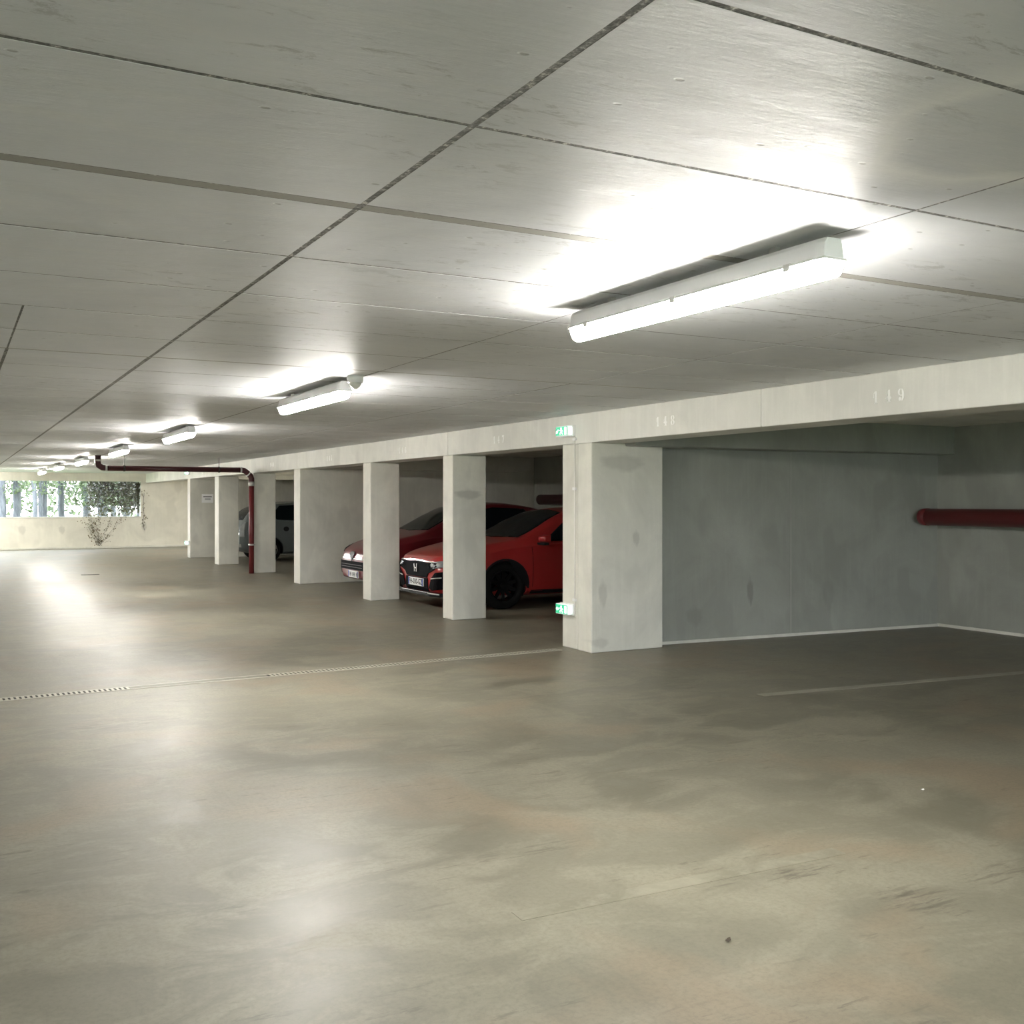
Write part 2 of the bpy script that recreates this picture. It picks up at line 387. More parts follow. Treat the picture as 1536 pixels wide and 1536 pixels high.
def ell(bm, cy, cz, ro, ri, a0, a1, n=10):
    """band between two ellipses; ro/ri = (ry, rz)"""
    out = []
    for i in range(n + 1):
        a = math.radians(a0 + (a1 - a0) * i / n)
        out.append(((cy + ro[0] * math.cos(a), cz + ro[1] * math.sin(a)), (cy + ri[0] * math.cos(a), cz + ri[1] * math.sin(a))))
    return [[out[i][0], out[i + 1][0], out[i + 1][1], out[i][1]] for i in range(n)]
def digit_polys(ch):
    """stencil digits on a 6 x 10 field"""
    P = []
    R = lambda x0, x1, y0, y1: P.append([(x0, y0), (x1, y0), (x1, y1), (x0, y1)])
    if ch == '1': R(2.4, 4.2, 0, 10); R(1.6, 5, 0, .9); P.append([(1, 8), (2.1, 8.2), (2.1, 9.6), (1, 8.6)]); R(1.0, 1.6, 4.6, 8)
    elif ch == '4': R(3.0, 4.9, 0, 10); P.append([(0, 3.4), (2.5, 2), (2.5, 5)]); P.append([(.9, 4.9), (1.6, 4.9), (2.6, 8.6), (2.6, 9.6)]); P.append([(5.3, 2), (6.4, 3.4), (5.3, 5)]); R(2.2, 5.7, 0, .8)
    elif ch == '9':
        P.extend(ell(bm, 2.6, 7.2, (2.6, 2.8), (.9, 2.2), 95, 275)); R(2.3, 4.2, 4.2, 5.0); P.extend(ell(bm, 3.4, 5.0, (2.6, 5.0), (.7, 4.5), -80, 82)); P.extend(ell(bm, 2, 1.8, (1.4, 1.6), (0.01, .01), 0, 360))
    elif ch == '6':
        P.extend(ell(bm, 2.6, 5.0, (2.6, 5.0), (.7, 4.5), 98, 262)); P.extend(ell(bm, 3.4, 2.8, (2.6, 2.8), (.9, 2.2), -95, 85)); R(1.8, 3.7, 5.0, 5.8); P.extend(ell(bm, 4.2, 8.2, (1.4, 1.5), (0.01, .01), 0, 360))
    elif ch == '8':
        for s, a0, a1 in ((2.7, 100, 260), (3.3, -80, 80)):
            P.extend(ell(bm, s, 7.5, (2.4, 2.5), (.9, 2.0), a0, a1)); P.extend(ell(bm, s, 2.6, (2.7, 2.6), (1.0, 2.1), a0, a1))
    elif ch == '7': R(.4, 5.6, 8.2, 10); R(.4, 1.0, 7, 8.2); P.append([(4.2, 7.8), (5.6, 7.8), (3.6, 0), (1.8, 0)])
    elif ch == '5': R(.9, 5.2, 8.6, 10); R(.9, 1.8, 4.8, 8.2); P.extend(ell(bm, 3.0, 3.0, (2.8, 3.0), (1.1, 2.3), -80, 110)); P.extend(ell(bm, 1.5, 1.6, (1.2, 1.3), (0.01, .01), 0, 360))
    elif ch == '3': P.extend(ell(bm, 2.6, 7.6, (2.5, 2.4), (.9, 1.9), -70, 130)); P.extend(ell(bm, 2.6, 2.7, (2.8, 2.7), (1.0, 2.1), -130, 75))
    elif ch == '2': P.extend(ell(bm, 2.9, 7.2, (2.6, 2.8), (1.0, 2.2), -20, 150)); P.append([(4.2, 5.8), (5.4, 6.2), (2.4, 1.6), (.6, 1.6)]); R(.5, 5.7, 0, 1.4)
    return P
def stencil(text, yc, zc):
    b2 = bmesh.new(); u = .0083; pitch = .108
    for k, ch in enumerate(text):
        y_c = yc + (1 - k) * pitch
        for poly in digit_polys(ch):
            vs = [(y_c - (px - 3) * u, zc + (pz - 5) * u) for px, pz in poly]
            f = [b2.verts.new((AX - .0022, a, c)) for a, c in vs]; r = [b2.verts.new((AX - .0002, a, c)) for a, c in vs]
            n = len(f)
            try:
                b2.faces.new(f); b2.faces.new(r[::-1])
                for i in range(n): b2.faces.new((f[i], f[(i + 1) % n], r[(i + 1) % n], r[i]))
            except ValueError: pass
    o = mesh_obj('stencilled_number', b2, 'stencil', beam); o['label'] = 'white stencilled number %s on the beam' % text
for t, yy in (('149', 4.945), ('148', 7.42), ('147', 10.58), ('146', 13.46), ('145', 16.63), ('144', 20.12), ('143', 23.3), ('142', 26.5)):
    stencil(t, yy, 2.203)

# ------------------------------------------------------------------ pillars
def pillar(y0, y1, x1, label, mat='conc_pillar'):
    b2 = bmesh.new(); box(b2, AX, x1, y0, y1, 0, LZ)
    o = mesh_obj('concrete_pillar', b2, mat, bevel=.012); tag(o, label, 'pillar', 'pillars between the parking bays'); return o
b2 = bmesh.new()
box(b2, AX - .006, 6.41, 8.61, 8.862, 0, LZ); box(b2, AX, 6.41, 8.872, 9.17, 0, LZ)
o = mesh_obj('concrete_pillar', b2, 'conc_pillar', bevel=.012)
tag(o, 'thick nearest concrete pillar carrying two green exit signs, beside the empty bay', 'pillar', 'pillars between the parking bays')
pillar(11.82, 12.12, 6.02, 'slim concrete pillar standing right in front of the bright red car')
pillar(14.71, 15.04, 6.02, 'slim concrete pillar between the bright red car and the crimson car')
pillar(21.54, 21.87, 6.02, 'slim concrete pillar just right of the dark red vertical pipe')
pillar(24.70, 25.12, 6.02, 'slim concrete pillar just left of the dark red vertical pipe')
pillar(28.0, 28.32, BX, 'farthest concrete pillar and its deep side wall, with a white paper notice on it')
b2 = bmesh.new(); box(b2, AX, BX, 18.28, 18.65, 0, LZ)
box(b2, AX + .39, BX, 18.281, 18.649, LZ, CZ)
o = mesh_obj('wall_partition_far', b2, 'conc_pillar', bevel=.01); tag(o, 'full-depth partition wall beyond the crimson car', kind='structure')
# narrow white conduit with clips on the thick pillar
e = empty('cable_conduit', (AX - .009, 8.915, 0)); tag(e, 'pale cable conduit with white clips running up the thick nearest pillar', 'conduit')
b2 = bmesh.new(); tube(b2, [(0, 0, .33), (0, 0, 2.15)], .007, 10); mesh_obj('tube', b2, 'cable', e, True)
for z in (.50, 1.62, 2.12):
    b2 = bmesh.new(); box(b2, -.012, .008, -.028, .028, z - .014, z + .014); mesh_obj('clip', b2, 'white_pl', e, bevel=.003)

# ------------------------------------------------------------------ exit signs
def exit_sign(y, z, label, arrow, mounted=AX, lit=True):
    e = empty('exit_sign', (mounted, y, z)); tag(e, label, 'exit sign', 'green emergency exit signs')
    b2 = bmesh.new(); box(b2, -.035, 0, -.125, .125, -.058, .058); mesh_obj('back_plate', b2, 'white_pl', e, bevel=.006)
    b2 = bmesh.new(); box(b2, -.088, -.0352, -.118, .118, -.052, .052); mesh_obj('lamp_body', b2, 'sign_body', e, bevel=.008)
    b2 = bmesh.new(); box(b2, -.0915, -.0885, -.108, .108, -.044, .044); pn = mesh_obj('sign_panel', b2, 'sign_green', e)
    b2 = bmesh.new()
    def pl(pts):
        f = [b2.verts.new((-.0935, a, c)) for a, c in pts]; r = [b2.verts.new((-.0917, a, c)) for a, c in pts]; n = len(pts)
        b2.faces.new(f); b2.faces.new(r[::-1])
        for i in range(n): b2.faces.new((f[i], f[(i + 1) % n], r[(i + 1) % n], r[i]))
    # doorway, running figure, arrow (left in the photograph = +Y)
    pl([(-.1, -.036), (-.1, .036), (-.06, .036), (-.06, -.036)])
    pl([(.002 + .011 * math.cos(a * PI / 5), .027 + .009 * math.sin(a * PI / 5)) for a in range(10)])
    pl([(-.012, .016), (.012, .014), (.006, -.010), (-.010, -.008)])
    pl([(-.010, -.006), (.000, -.009), (-.022, -.036), (-.034, -.034)]); pl([(.004, -.008), (.012, -.010), (.03, -.02), (.022, -.036), (.014, -.034), (.018, -.022), (.0, -.012)])
    pl([(.010, .014), (.014, .006), (.034, .004), (.034, .010)]); pl([(-.012, .014), (-.032, .000), (-.028, -.005), (-.008, .006)])
    if arrow: pl([(.1, .0), (.078, .022), (.078, .009), (.05, .009), (.05, -.009), (.078, -.009), (.078, -.022)])
    else: pl([(.1, -.02), (.09, .01), (.08, .002), (.06, .02), (.052, .012), (.07, -.006), (.062, -.016)])
    mesh_obj('pictogram', b2, 'sign_white', pn)
    # end faces glow: lit window on the side toward the camera
    b2 = bmesh.new(); box(b2, -.074, -.040, -.1205, -.1183, -.036, .036); mesh_obj('side_window', b2, 'sign_white', e)
    return e
exit_sign(9.04, 2.205, 'lit green exit sign mounted high on the beam above the thick nearest pillar', False)
exit_sign(9.04, .40, 'lit green exit sign mounted low near the foot of the thick nearest pillar', True)
exit_sign(28.16, 2.235, 'small lit exit sign high on the beam above the farthest pillar', False)
exit_sign(28.16, .39, 'small lit exit sign low on the farthest pillar', True)

# paper notice
e = empty('paper_notice', (6.0, 28.0, 1.56)); tag(e, 'white paper notice taped on the side of the farthest pillar', 'notice')
b2 = bmesh.new(); box(b2, -.15, .15, -.004, .0005, -.115, .115); mesh_obj('sheet', b2, 'paper', e)
b2 = bmesh.new(); box(b2, -.11, .11, -.006, -.004, .03, .06)
for z in (-.01, -.04): box(b2, -.07, .08, -.006, -.004, z, z + .012)
mesh_obj('print', b2, 'grey_ink', e)

# ------------------------------------------------------------------ ceiling lamps
def lamp_profile(bm, prof, y0, y1, taper):
    """prof: closed list of (x,z); ends pulled in by taper"""
    rings = []
    for yy, k in ((y0, taper), (y0 + .035, 1), (y1 - .035, 1), (y1, taper)):
        rings.append([bm.verts.new((x * k, yy, z)) for x, z in prof])
    n = len(prof)
    for r, q in zip(rings, rings[1:]):
        for i in range(n): bm.faces.new((r[i], r[(i + 1) % n], q[(i + 1) % n], q[i]))
    bm.faces.new(rings[0]); bm.faces.new(rings[-1][::-1])
def make_lamp():
    e = empty('ceiling_lamp')
    b2 = bmesh.new(); lamp_profile(b2, [(-.034, -.026), (.034, -.026), (.046, -.042), (.054, -.091), (-.054, -.091), (-.046, -.042)], -.775, .775, .80)
    mesh_obj('housing', b2, 'grey_pl', e, bevel=.004)
    b2 = bmesh.new(); lamp_profile(b2, [(-.058, -.091), (.058, -.091), (.058, -.099), (-.058, -.099)], -.781, .781, .84)
    mesh_obj('rim', b2, 'white_pl', e)
    b2 = bmesh.new(); lamp_profile(b2, [(-.055, -.0992), (.055, -.0992), (.047, -.124), (.034, -.144), (.014, -.153), (-.014, -.153), (-.034, -.144), (-.047, -.124)], -.775, .775, .78)
    mesh_obj('diffuser', b2, 'lamp', e)
    for yy in (-.5, .5):
        b2 = bmesh.new(); box(b2, -.012, .012, yy - .015, yy + .015, -.028, 0); mesh_obj('bracket', b2, 'zinc', e)
    for sx in (-1, 1):
        for yy in (-.62, 0, .62):
            b2 = bmesh.new(); box(b2, sx * .057 - .004, sx * .057 + .004, yy - .016, yy + .016, -.112, -.088); mesh_obj('clip', b2, 'white_pl', e, bevel=.002)
    return e
LAMPS = [(2.50, 3.22, 'nearest and largest lit strip lamp on the ceiling, above the aisle'),
         (2.46, 7.80, 'second strip lamp from the camera, with a white presence sensor at its end'),
         (2.42, 12.9, 'third lit strip lamp from the camera, between the sensor lamp and the far ones'),
         (2.38, 17.6, 'fourth lit strip lamp from the camera, above the dark red horizontal pipe'),
         (2.33, 22.45, 'fifth lit strip lamp, just behind the upturned elbow of the dark red pipe'),
         (2.26, 26.6, 'sixth and second farthest lit strip lamp, left of the dark red pipe elbow'),
         (2.22, 31.0, 'farthest lit strip lamp, closest to the opening in the far wall'),
         ]
proto = make_lamp()
def copy_tree(o, parent=None):
    c = o.copy(); COL.objects.link(c); c.parent = parent
    for ch in o.children: copy_tree(ch, c)
    return c
for i, (x, y, lab) in enumerate(LAMPS):
    L = proto if i == 0 else copy_tree(proto)
    L.location = (x, y, CZ + .002); tag(L, lab, 'ceiling lamp', 'strip lamps in a row along the aisle ceiling')
# lamps of the same row behind the viewpoint
for x, y in ((2.5, -4.2),):
    L = copy_tree(proto); L.location = (x, y, CZ + .002); tag(L, 'strip lamp of the same ceiling row behind the viewpoint', 'ceiling lamp', 'strip lamps of the row behind the viewpoint')
for k, (x, y) in enumerate(((.15, 33.3), (-1.9, 33.3))):  # extra lamps outside the view, added to brighten the far wall
    L = copy_tree(proto); L.location = (x, y, CZ + .002); L.rotation_euler = (0, 0, PI / 2)
    tag(L, ('added out-of-view strip lamp set crossways at the far left, nearest the far wall', 'added out-of-view strip lamp set crossways at the far left, farther from the far wall')[k], 'ceiling lamp')
L = copy_tree(proto); L.location = (7.3, 31.6, CZ); L.rotation_euler = (0, 0, 0)  # extra lamp hidden behind the beam, added to light the last bay's end wall
tag(L, 'added hidden strip lamp on the ceiling of the last bay, brightening the far wall', 'ceiling lamp')
# presence sensor
e = empty('presence_sensor', (2.49, 6.90, CZ + .002)); tag(e, 'small white conical presence sensor beside the end of the second strip lamp', 'sensor')
b2 = bmesh.new(); tube(b2, [(0, 0, 0), (0, 0, -.012), (0, 0, -.05)], [.052, .058, .056], 24); mesh_obj('base', b2, 'grey_pl', e, True)
b2 = bmesh.new(); tube(b2, [(0, 0, -.05), (0, 0, -.075), (0, 0, -.095)], [.045, .034, .012], 24); mesh_obj('dome', b2, 'sensor', e, True)

# ------------------------------------------------------------------ drain channel across the aisle
e = empty('drain_channel', (0, 0, 0)); tag(e, 'long narrow slotted metal drain crossing the floor to the thick pillar', 'drain')
ang = math.atan2(8.995 - 8.715, 5.10); p0 = Vector((-3.9, 8.715 - 4.24 * math.tan(ang), 0)); Ld = (5.40 + 3.9) / math.cos(ang)
e.location = p0; e.rotation_euler = (0, 0, ang)
b2 = bmesh.new(); box(b2, 0, Ld, -.062, .062, .0003, .0018); mesh_obj('channel', b2, 'drain_dark', e)
b2 = bmesh.new()
box(b2, 0, Ld, -.066, -.050, .0004, .0045); box(b2, 0, Ld, .050, .066, .0004, .0045)
mesh_obj('edge_rail', b2, 'grate', e)
b2 = bmesh.new(); x = .02
while x < Ld - .02:
    if not (5.15 < x < 6.3): box(b2, x, x + .020, -.049, .049, .0019, .0042)
    x += .038
tag(mesh_obj('grate', b2, 'grate', e), kind='stuff')
b2 = bmesh.new(); box(b2, 5.15, 6.3, -.049, .049, .0019, .0036); mesh_obj('cover_plate', b2, 'plate_steel', e)
# painted lines
def strip(name, p, q, w, mat, label):
    p = Vector(p); q = Vector(q); d = (q - p).normalized(); n = Vector((-d.y, d.x)) * w / 2
    b3 = bmesh.new(); prism(b3, [tuple(p - n), tuple(q - n), tuple(q + n), tuple(p + n)], .0002, .0015)
    tag(mesh_obj(name, b3, mat), label, 'floor marking')
strip('painted_line', (5.50, 6.14), (10.35, 5.65), .10, 'line', 'pale painted bay line on the floor of the empty bay at the right')
strip('painted_line', (1.80, 3.29), (3.35, 3.25), .085, 'line_faint', 'faded worn painted line in the foreground floor')
# tiny things on the floor
def leafy(name, loc, s, mat, label, cat):
    b3 = bmesh.new(); r3 = random.Random(name); pts = []
    for k in range(9):
        a = 2 * PI * k / 9; rad = s * (.6 + .4 * r3.random()) * (1 if k % 2 else .6)
        pts.append((rad * math.cos(a), rad * .6 * math.sin(a), .003 + .35 * s * abs(math.sin(a * 1.5))))
    c = b3.verts.new((0, 0, .003)); vs = [b3.verts.new(p) for p in pts]
    for k in range(9): b3.faces.new((c, vs[k], vs[(k + 1) % 9]))
    r = bmesh.ops.extrude_face_region(b3, geom=b3.faces[:]); bmesh.ops.translate(b3, vec=(0, 0, .002), verts=[v for v in r['geom'] if isinstance(v, bmesh.types.BMVert)])
    o = mesh_obj(name, b3, mat); o.location = loc; tag(o, label, cat)
leafy('dry_leaf', (2.33, 2.76, 0), .022, 'leaf_dead', 'small dark dry leaf lying on the foreground floor', 'leaf')
leafy('paper_scrap', (4.43, 3.72, 0), .016, 'scrap', 'tiny white paper scrap on the floor toward the empty bay', 'litter')
b2 = bmesh.new(); box(b2, -.17, .17, -.08, .08, .0003, .004); o = mesh_obj('floor_drain', b2, 'drain_dark', bevel=.001); o.location = (2.51, 22.6, 0); tag(o, 'small dark drain cover in the floor far down the aisle', 'drain')

# ------------------------------------------------------------------ pipes
e = empty('drain_pipe', (5.475, 21.40, 0)); tag(e, 'dark red pipe dropping beside a pillar and crossing under the ceiling', 'pipe')
R = .052
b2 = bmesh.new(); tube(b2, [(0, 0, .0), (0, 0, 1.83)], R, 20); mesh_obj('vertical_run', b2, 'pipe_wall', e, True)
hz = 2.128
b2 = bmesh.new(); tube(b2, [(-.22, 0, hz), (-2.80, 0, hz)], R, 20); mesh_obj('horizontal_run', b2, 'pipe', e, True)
pts = [(0, 0, 1.83), (0, 0, 1.95), (-.02, 0, 2.01), (-.10, 0, 2.085), (-.15, 0, 2.118), (-.23, 0, hz)]
b2 = bmesh.new(); tube(b2, pts, R + .005, 20); mesh_obj('elbow', b2, 'pipe', e, True)
b2 = bmesh.new(); tube(b2, [(-2.80, 0, hz), (-2.88, 0, hz + .008), (-2.945, 0, hz + .05), (-2.96, 0, hz + .11), (-2.96, 0, CZ + .002)], R + .005, 20); mesh_obj('elbow', b2, 'pipe', e, True)
for pp, qq in (((0, 0, 1.80), (0, 0, 1.89)), ((-.20, 0, hz), (-.235, 0, hz)), ((-2.79, 0, hz), (-2.83, 0, hz)), ((-2.96, 0, hz + .13), (-2.96, 0, hz + .17))):
    b2 = bmesh.new(); tube(b2, [pp, qq], R + .011, 20); mesh_obj('coupling', b2, 'zinc', e, True)
b2 = bmesh.new(); tube(b2, [(-.055, 0, 2.035), (-.075, 0, 2.052)], R + .011, 20); mesh_obj('coupling', b2, 'zinc', e, True)
for xx in (-.66, -2.48):
    b2 = bmesh.new(); tube(b2, [(xx - .018, 0, hz), (xx + .018, 0, hz)], R + .008, 20); cl = mesh_obj('clamp', b2, 'dark_metal', e, True)
    b2 = bmesh.new(); tube(b2, [(xx, 0, hz + R), (xx, 0, CZ + .002)], .006, 8); mesh_obj('hanger_rod', b2, 'dark_metal', cl)
b2 = bmesh.new(); tube(b2, [(0, 0, .575), (0, 0, .61)], R + .011, 20); box(b2, .05, .078, -.02, .14, .58, .605); mesh_obj('clamp', b2, 'zinc', e, True)

e = empty('wall_pipe', (10.05, 0, 1.31)); tag(e, 'thick dull red horizontal pipe along the back wall of the empty bay', 'pipe')
R = .098
b2 = bmesh.new(); tube(b2, [(0, 8.36, 0), (0, -2, 0)], R, 28); mesh_obj('run', b2, 'pipe_wall', e, True)
b2 = bmesh.new(); tube(b2, [(0, 8.36, 0), (.0, 8.43, 0), (.02, 8.455, 0)], [R + .004, R, R * .75], 28); mesh_obj('end_cap', b2, 'pipe_wall', e, True)
for yy in (7.0, 4.5, 2.0, -.5):
    b2 = bmesh.new(); box(b2, .0, .35, yy - .02, yy + .02, -.128, -.098); mesh_obj('wall_bracket', b2, 'dark_metal', e)
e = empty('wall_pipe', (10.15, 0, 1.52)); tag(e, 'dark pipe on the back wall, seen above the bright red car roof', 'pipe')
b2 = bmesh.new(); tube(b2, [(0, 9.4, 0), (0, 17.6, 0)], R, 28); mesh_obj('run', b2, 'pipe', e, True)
for yy in (10.5, 13, 15.5):
    b2 = bmesh.new(); box(b2, .0, .25, yy - .02, yy + .02, -.128, -.098); mesh_obj('wall_bracket', b2, 'dark_metal', e)

# ------------------------------------------------------------------ cars
def interp(tab, x):
    if x <= tab[0][0]: return tab[0][1]
    if x >= tab[-1][0]: return tab[-1][1]
    for i in range(len(tab) - 1):
        (x0, v0), (x1, v1) = tab[i], tab[i + 1]
        if x <= x1:
            t = (x - x0) / (x1 - x0)
            m0 = (v1 - v0) if i == 0 else (v1 - tab[i - 1][1]) / (x1 - tab[i - 1][0]) * (x1 - x0)
            m1 = (v1 - v0) if i == len(tab) - 2 else (tab[i + 2][1] - v0) / (tab[i + 2][0] - x0) * (x1 - x0)
            return (2*t**3-3*t**2+1)*v0+(t**3-2*t**2+t)*m0+(-2*t**3+3*t**2)*v1+(t**3-t**2)*m1
class Car:
    """local axes: x back from the nose, y across, z up"""
    def __init__(s, spec):
        s.p = spec; s.root = empty('car', spec['loc']); tag(s.root, spec['label'], 'car', 'cars parked in the bays')
        s.body()
    def section(s, x):
        p = s.p; w = interp(p['w'], x); zt = interp(p['top'], x); zb = interp(p['bot'], x)
        zs = min(interp(p['belt'], x), zt - .03); cab = interp(p['cab'], x)      # cab: 0 bonnet .. 1 cabin
        cab = max(0, min(1, cab))
        yr = (w * .80) * (1 - cab) + p['roofw'] * cab; zr = (zt - .022) * (1 - cab) + (zt - .055) * cab
        yr2 = yr - .07
        zr2 = (zt - .012) * (1 - cab) + (zt - .025) * cab
        h = zs - zb
        pts = [(0, zb), (w * .55, zb), (w * .88, zb + .01), (w * .965, zb + .07), (w * .985, zb + .30 * h), (w, zb + .58 * h), (w * .99, zb + .80 * h), (w * .955, zs - .015)]
        y0, z0 = w * .93, zs
        for t in (0, .25, .5, .75, 1): pts.append((y0 + (yr - y0) * t, z0 + (zr - z0) * t + .012 * math.sin(PI * t) * cab))
        pts += [(yr2, zr2), (yr2 * .66, zr2 + (zt - zr2) * .55), (yr2 * .33, zr2 + (zt - zr2) * .9), (0, zt)]
        return pts
    def body(s):
        p = s.p; L = p['L']; bm = bmesh.new()
        xs = [0, .012, .03, .06, .1, .16, .24] + [.24 + (L - .48) * i / 70 for i in range(1, 71)] + [L - .16, L - .08, L - .03, L]
        rings = []
        for x in xs:
            h = s.section(x); r = [bm.verts.new((x, y, z)) for y, z in h] + [bm.verts.new((x, -y, z)) for y, z in h[-2:0:-1]]
            rings.append(r)
        n = len(rings[0])
        for a, c in zip(rings, rings[1:]):
            for k in range(n): bm.faces.new((a[k], a[(k + 1) % n], c[(k + 1) % n], c[k]))
        bm.faces.new(rings[0][::-1]); bm.faces.new(rings[-1])
        bmesh.ops.recalc_face_normals(bm, faces=bm.faces)
        s.bvh = BVHTree.FromBMesh(bm)
        body = mesh_obj('body', bm, p['paint'], s.root, True)
        # wheel arches cut out of the closed shell
        cut = bmesh.new(); W = max(v for _, v in p['w'])
        for wx in p['wheels']:
            for sgn in (-1, 1):
                lathe = []
                a, c = sorted((sgn * (W - .25), sgn * (W + .1)))
                ra = [cut.verts.new((wx + p['arch'] * math.cos(2*PI*k/40), a, p['wr'] + p['arch'] * math.sin(2*PI*k/40))) for k in range(40)]
                rc = [cut.verts.new((wx + p['arch'] * math.cos(2*PI*k/40), c, p['wr'] + p['arch'] * math.sin(2*PI*k/40))) for k in range(40)]
                cut.faces.new(ra); cut.faces.new(rc[::-1])
                for k in range(40): cut.faces.new((ra[k], rc[k], rc[(k+1) % 40], ra[(k+1) % 40]))
        bmesh.ops.recalc_face_normals(cut, faces=cut.faces)
        me = bpy.data.meshes.new('cutter'); cut.to_mesh(me); cut.free(); co = link(bpy.data.objects.new('cutter', me)); co.parent = s.root
        md = body.modifiers.new('arch', 'BOOLEAN'); md.operation = 'DIFFERENCE'; md.object = co; md.solver = 'EXACT'
        bpy.context.view_layer.update(); dg = bpy.context.evaluated_depsgraph_get()
        new = bpy.data.meshes.new_from_object(body.evaluated_get(dg)); body.modifiers.clear()
        body.data = new; new.materials.clear(); new.materials.append(M[p['paint']])
        for q in new.polygons: q.use_smooth = True
        new.set_sharp_from_angle(angle=.7)
        bpy.data.objects.remove(co)
        for wx in p['wheels']:
            for sgn in (-1, 1): s.wheel(wx, sgn, W)
    def wheel(s, wx, sgn, W):
        p = s.p; r = p['wr']; yo = sgn * (W - .02); yi = sgn * (W - .22)
        b2 = bmesh.new(); d = sgn
        prof = [(yo - d*.03, r*.66), (yo, r*.72), (yo - d*.004, r*.86), (yo - d*.03, r*.975), (yo - d*.07, r), (yi + d*.05, r), (yi + d*.01, r*.95), (yi, r*.7)]
        lathe_y(b2, prof, wx, r, 40); wh = mesh_obj('wheel', b2, 'tyre', s.root, True)
        rim = 'black_rim' if p.get('black_wheels') else 'alloy'
        b2 = bmesh.new(); q = yo - d * .03
        lathe_y(b2, [(q, r*.665), (q, r*.62), (q - d*.10, r*.58), (q - d*.10, r*.665)], wx, r, 40)
        for k in range(p['spokes']):
            a = 2 * PI * k / p['spokes'] + .3; ca, sa = math.cos(a), math.sin(a); wd = .030 * 5 / p['spokes'] + .008
            vs = []
            for rad, ww, yy in ((.03, wd*1.2, q - d*.035), (r*.64, wd, q - d*.012)):
                for e1 in (-1, 1):
                    for e2 in (0, .02): vs.append(b2.verts.new((wx + rad*ca - e1*ww*sa, yy - d*e2, r + rad*sa + e1*ww*ca)))
            for f in ((0, 2, 3, 1), (4, 5, 7, 6), (0, 4, 6, 2), (1, 3, 7, 5), (0, 1, 5, 4), (2, 6, 7, 3)): b2.faces.new([vs[i] for i in f])
        lathe_y(b2, [(q - d*.02, .002), (q - d*.022, .05), (q - d*.06, .055), (q - d*.06, .002)], wx, r, 20)
        mesh_obj('rim', b2, rim, wh)
        b2 = bmesh.new(); a = p['arch'] - .004; y1 = sgn * (W - .05); y2 = sgn * (W - .245)
        lathe_y(b2, [(y2, a - .01), (y2, .02), (y2 + d*.004, .02), (y2 + d*.004, a - .015), (y1, a - .015), (y1, a - .005)], wx, r, 40, True)
        # keep only the upper part of the liner
        bmesh.ops.delete(b2, geom=[v for v in b2.verts if v.co.z < .17], context='VERTS')
        mesh_obj('wheel_arch_liner', b2, 'black', s.root)
    # ---- patches that follow the shell
    def patch(s, name, poly, mat, mode, off=.004, parent=None, thick=.004, step=.05):
        """mode 'front': poly in (y,z); 'side-'/'side+': poly in (x,z); 'top': poly in (x,y)"""
        bm = bmesh.new(); vs = [bm.verts.new((a, c, 0)) for a, c in poly]; bm.faces.new(vs)
        bmesh.ops.triangulate(bm, faces=bm.faces)
        for ax in (0, 1):
            lo = min(q[ax] for q in poly); hi = max(q[ax] for q in poly); t = lo + step
            while t < hi:
                no = (1, 0, 0) if ax == 0 else (0, 1, 0); co = (t, 0, 0) if ax == 0 else (0, t, 0)
                bmesh.ops.bisect_plane(bm, geom=bm.verts[:] + bm.edges[:] + bm.faces[:], plane_co=co, plane_no=no); t += step
        for v in bm.verts:
            a, c = v.co.x, v.co.y
            if mode == 'front': o, d = Vector((-2, a, c)), Vector((1, 0, 0))
            elif mode == 'rear': o, d = Vector((s.p['L'] + 2, a, c)), Vector((-1, 0, 0))
            elif mode == 'top': o, d = Vector((a, c, 4)), Vector((0, 0, -1))
            elif mode == 'side-': o, d = Vector((a, -3, c)), Vector((0, 1, 0))
            else: o, d = Vector((a, 3, c)), Vector((0, -1, 0))
            hit, nrm, _, _ = s.bvh.ray_cast(o, d)
            if hit is None: hit, nrm, _, _ = s.bvh.find_nearest(o + d * 2.2)
            v.co = hit - d * off
        bmesh.ops.recalc_face_normals(bm, faces=bm.faces)
        r = bmesh.ops.extrude_face_region(bm, geom=bm.faces[:])
        dirs = {'front': (-1, 0, 0), 'rear': (1, 0, 0), 'top': (0, 0, 1), 'side-': (0, -1, 0), 'side+': (0, 1, 0)}[mode]
        bmesh.ops.translate(bm, vec=Vector(dirs) * thick, verts=[v for v in r['geom'] if isinstance(v, bmesh.types.BMVert)])
        return mesh_obj(name, bm, mat, parent or s.root, True if name in ('windshield', 'side_window') else False)
    def sides(s, name, poly, mat, **k):
        for m in ('side-', 'side+'): s.patch(name, poly, mat, m, **k)
    def mirror_sym(s, name, poly, mat, mode='front', **k):
        s.patch(name, poly, mat, mode, **k); s.patch(name, [(-a, c) for a, c in poly][::-1], mat, mode, **k)
    def mirrors(s, x, z, mat):
        W = max(v for _, v in s.p['w'])
        for sg in (-1, 1):
            b2 = bmesh.new(); vs = box(b2, x - .05, x + .06, sg*(W - .02) if sg > 0 else -(W + .17), sg*(W + .17) if sg > 0 else -(W - .02), z - .055, z + .065)
            for v in vs:
                if v.co.x < x: v.co.z = z + (v.co.z - z) * .6
            bmesh.ops.subdivide_edges(b2, edges=b2.edges[:], cuts=2, use_grid_fill=True)
            mm = mesh_obj('door_mirror', b2, mat, s.root, True, bevel=.02)
            b2 = bmesh.new(); a, c = sorted((sg * (W - .09), sg * (W + .13))); box(b2, x - .03, x + .05, a, c, z - .085, z - .052); mesh_obj('mirror_foot', b2, 'black', mm, bevel=.008)
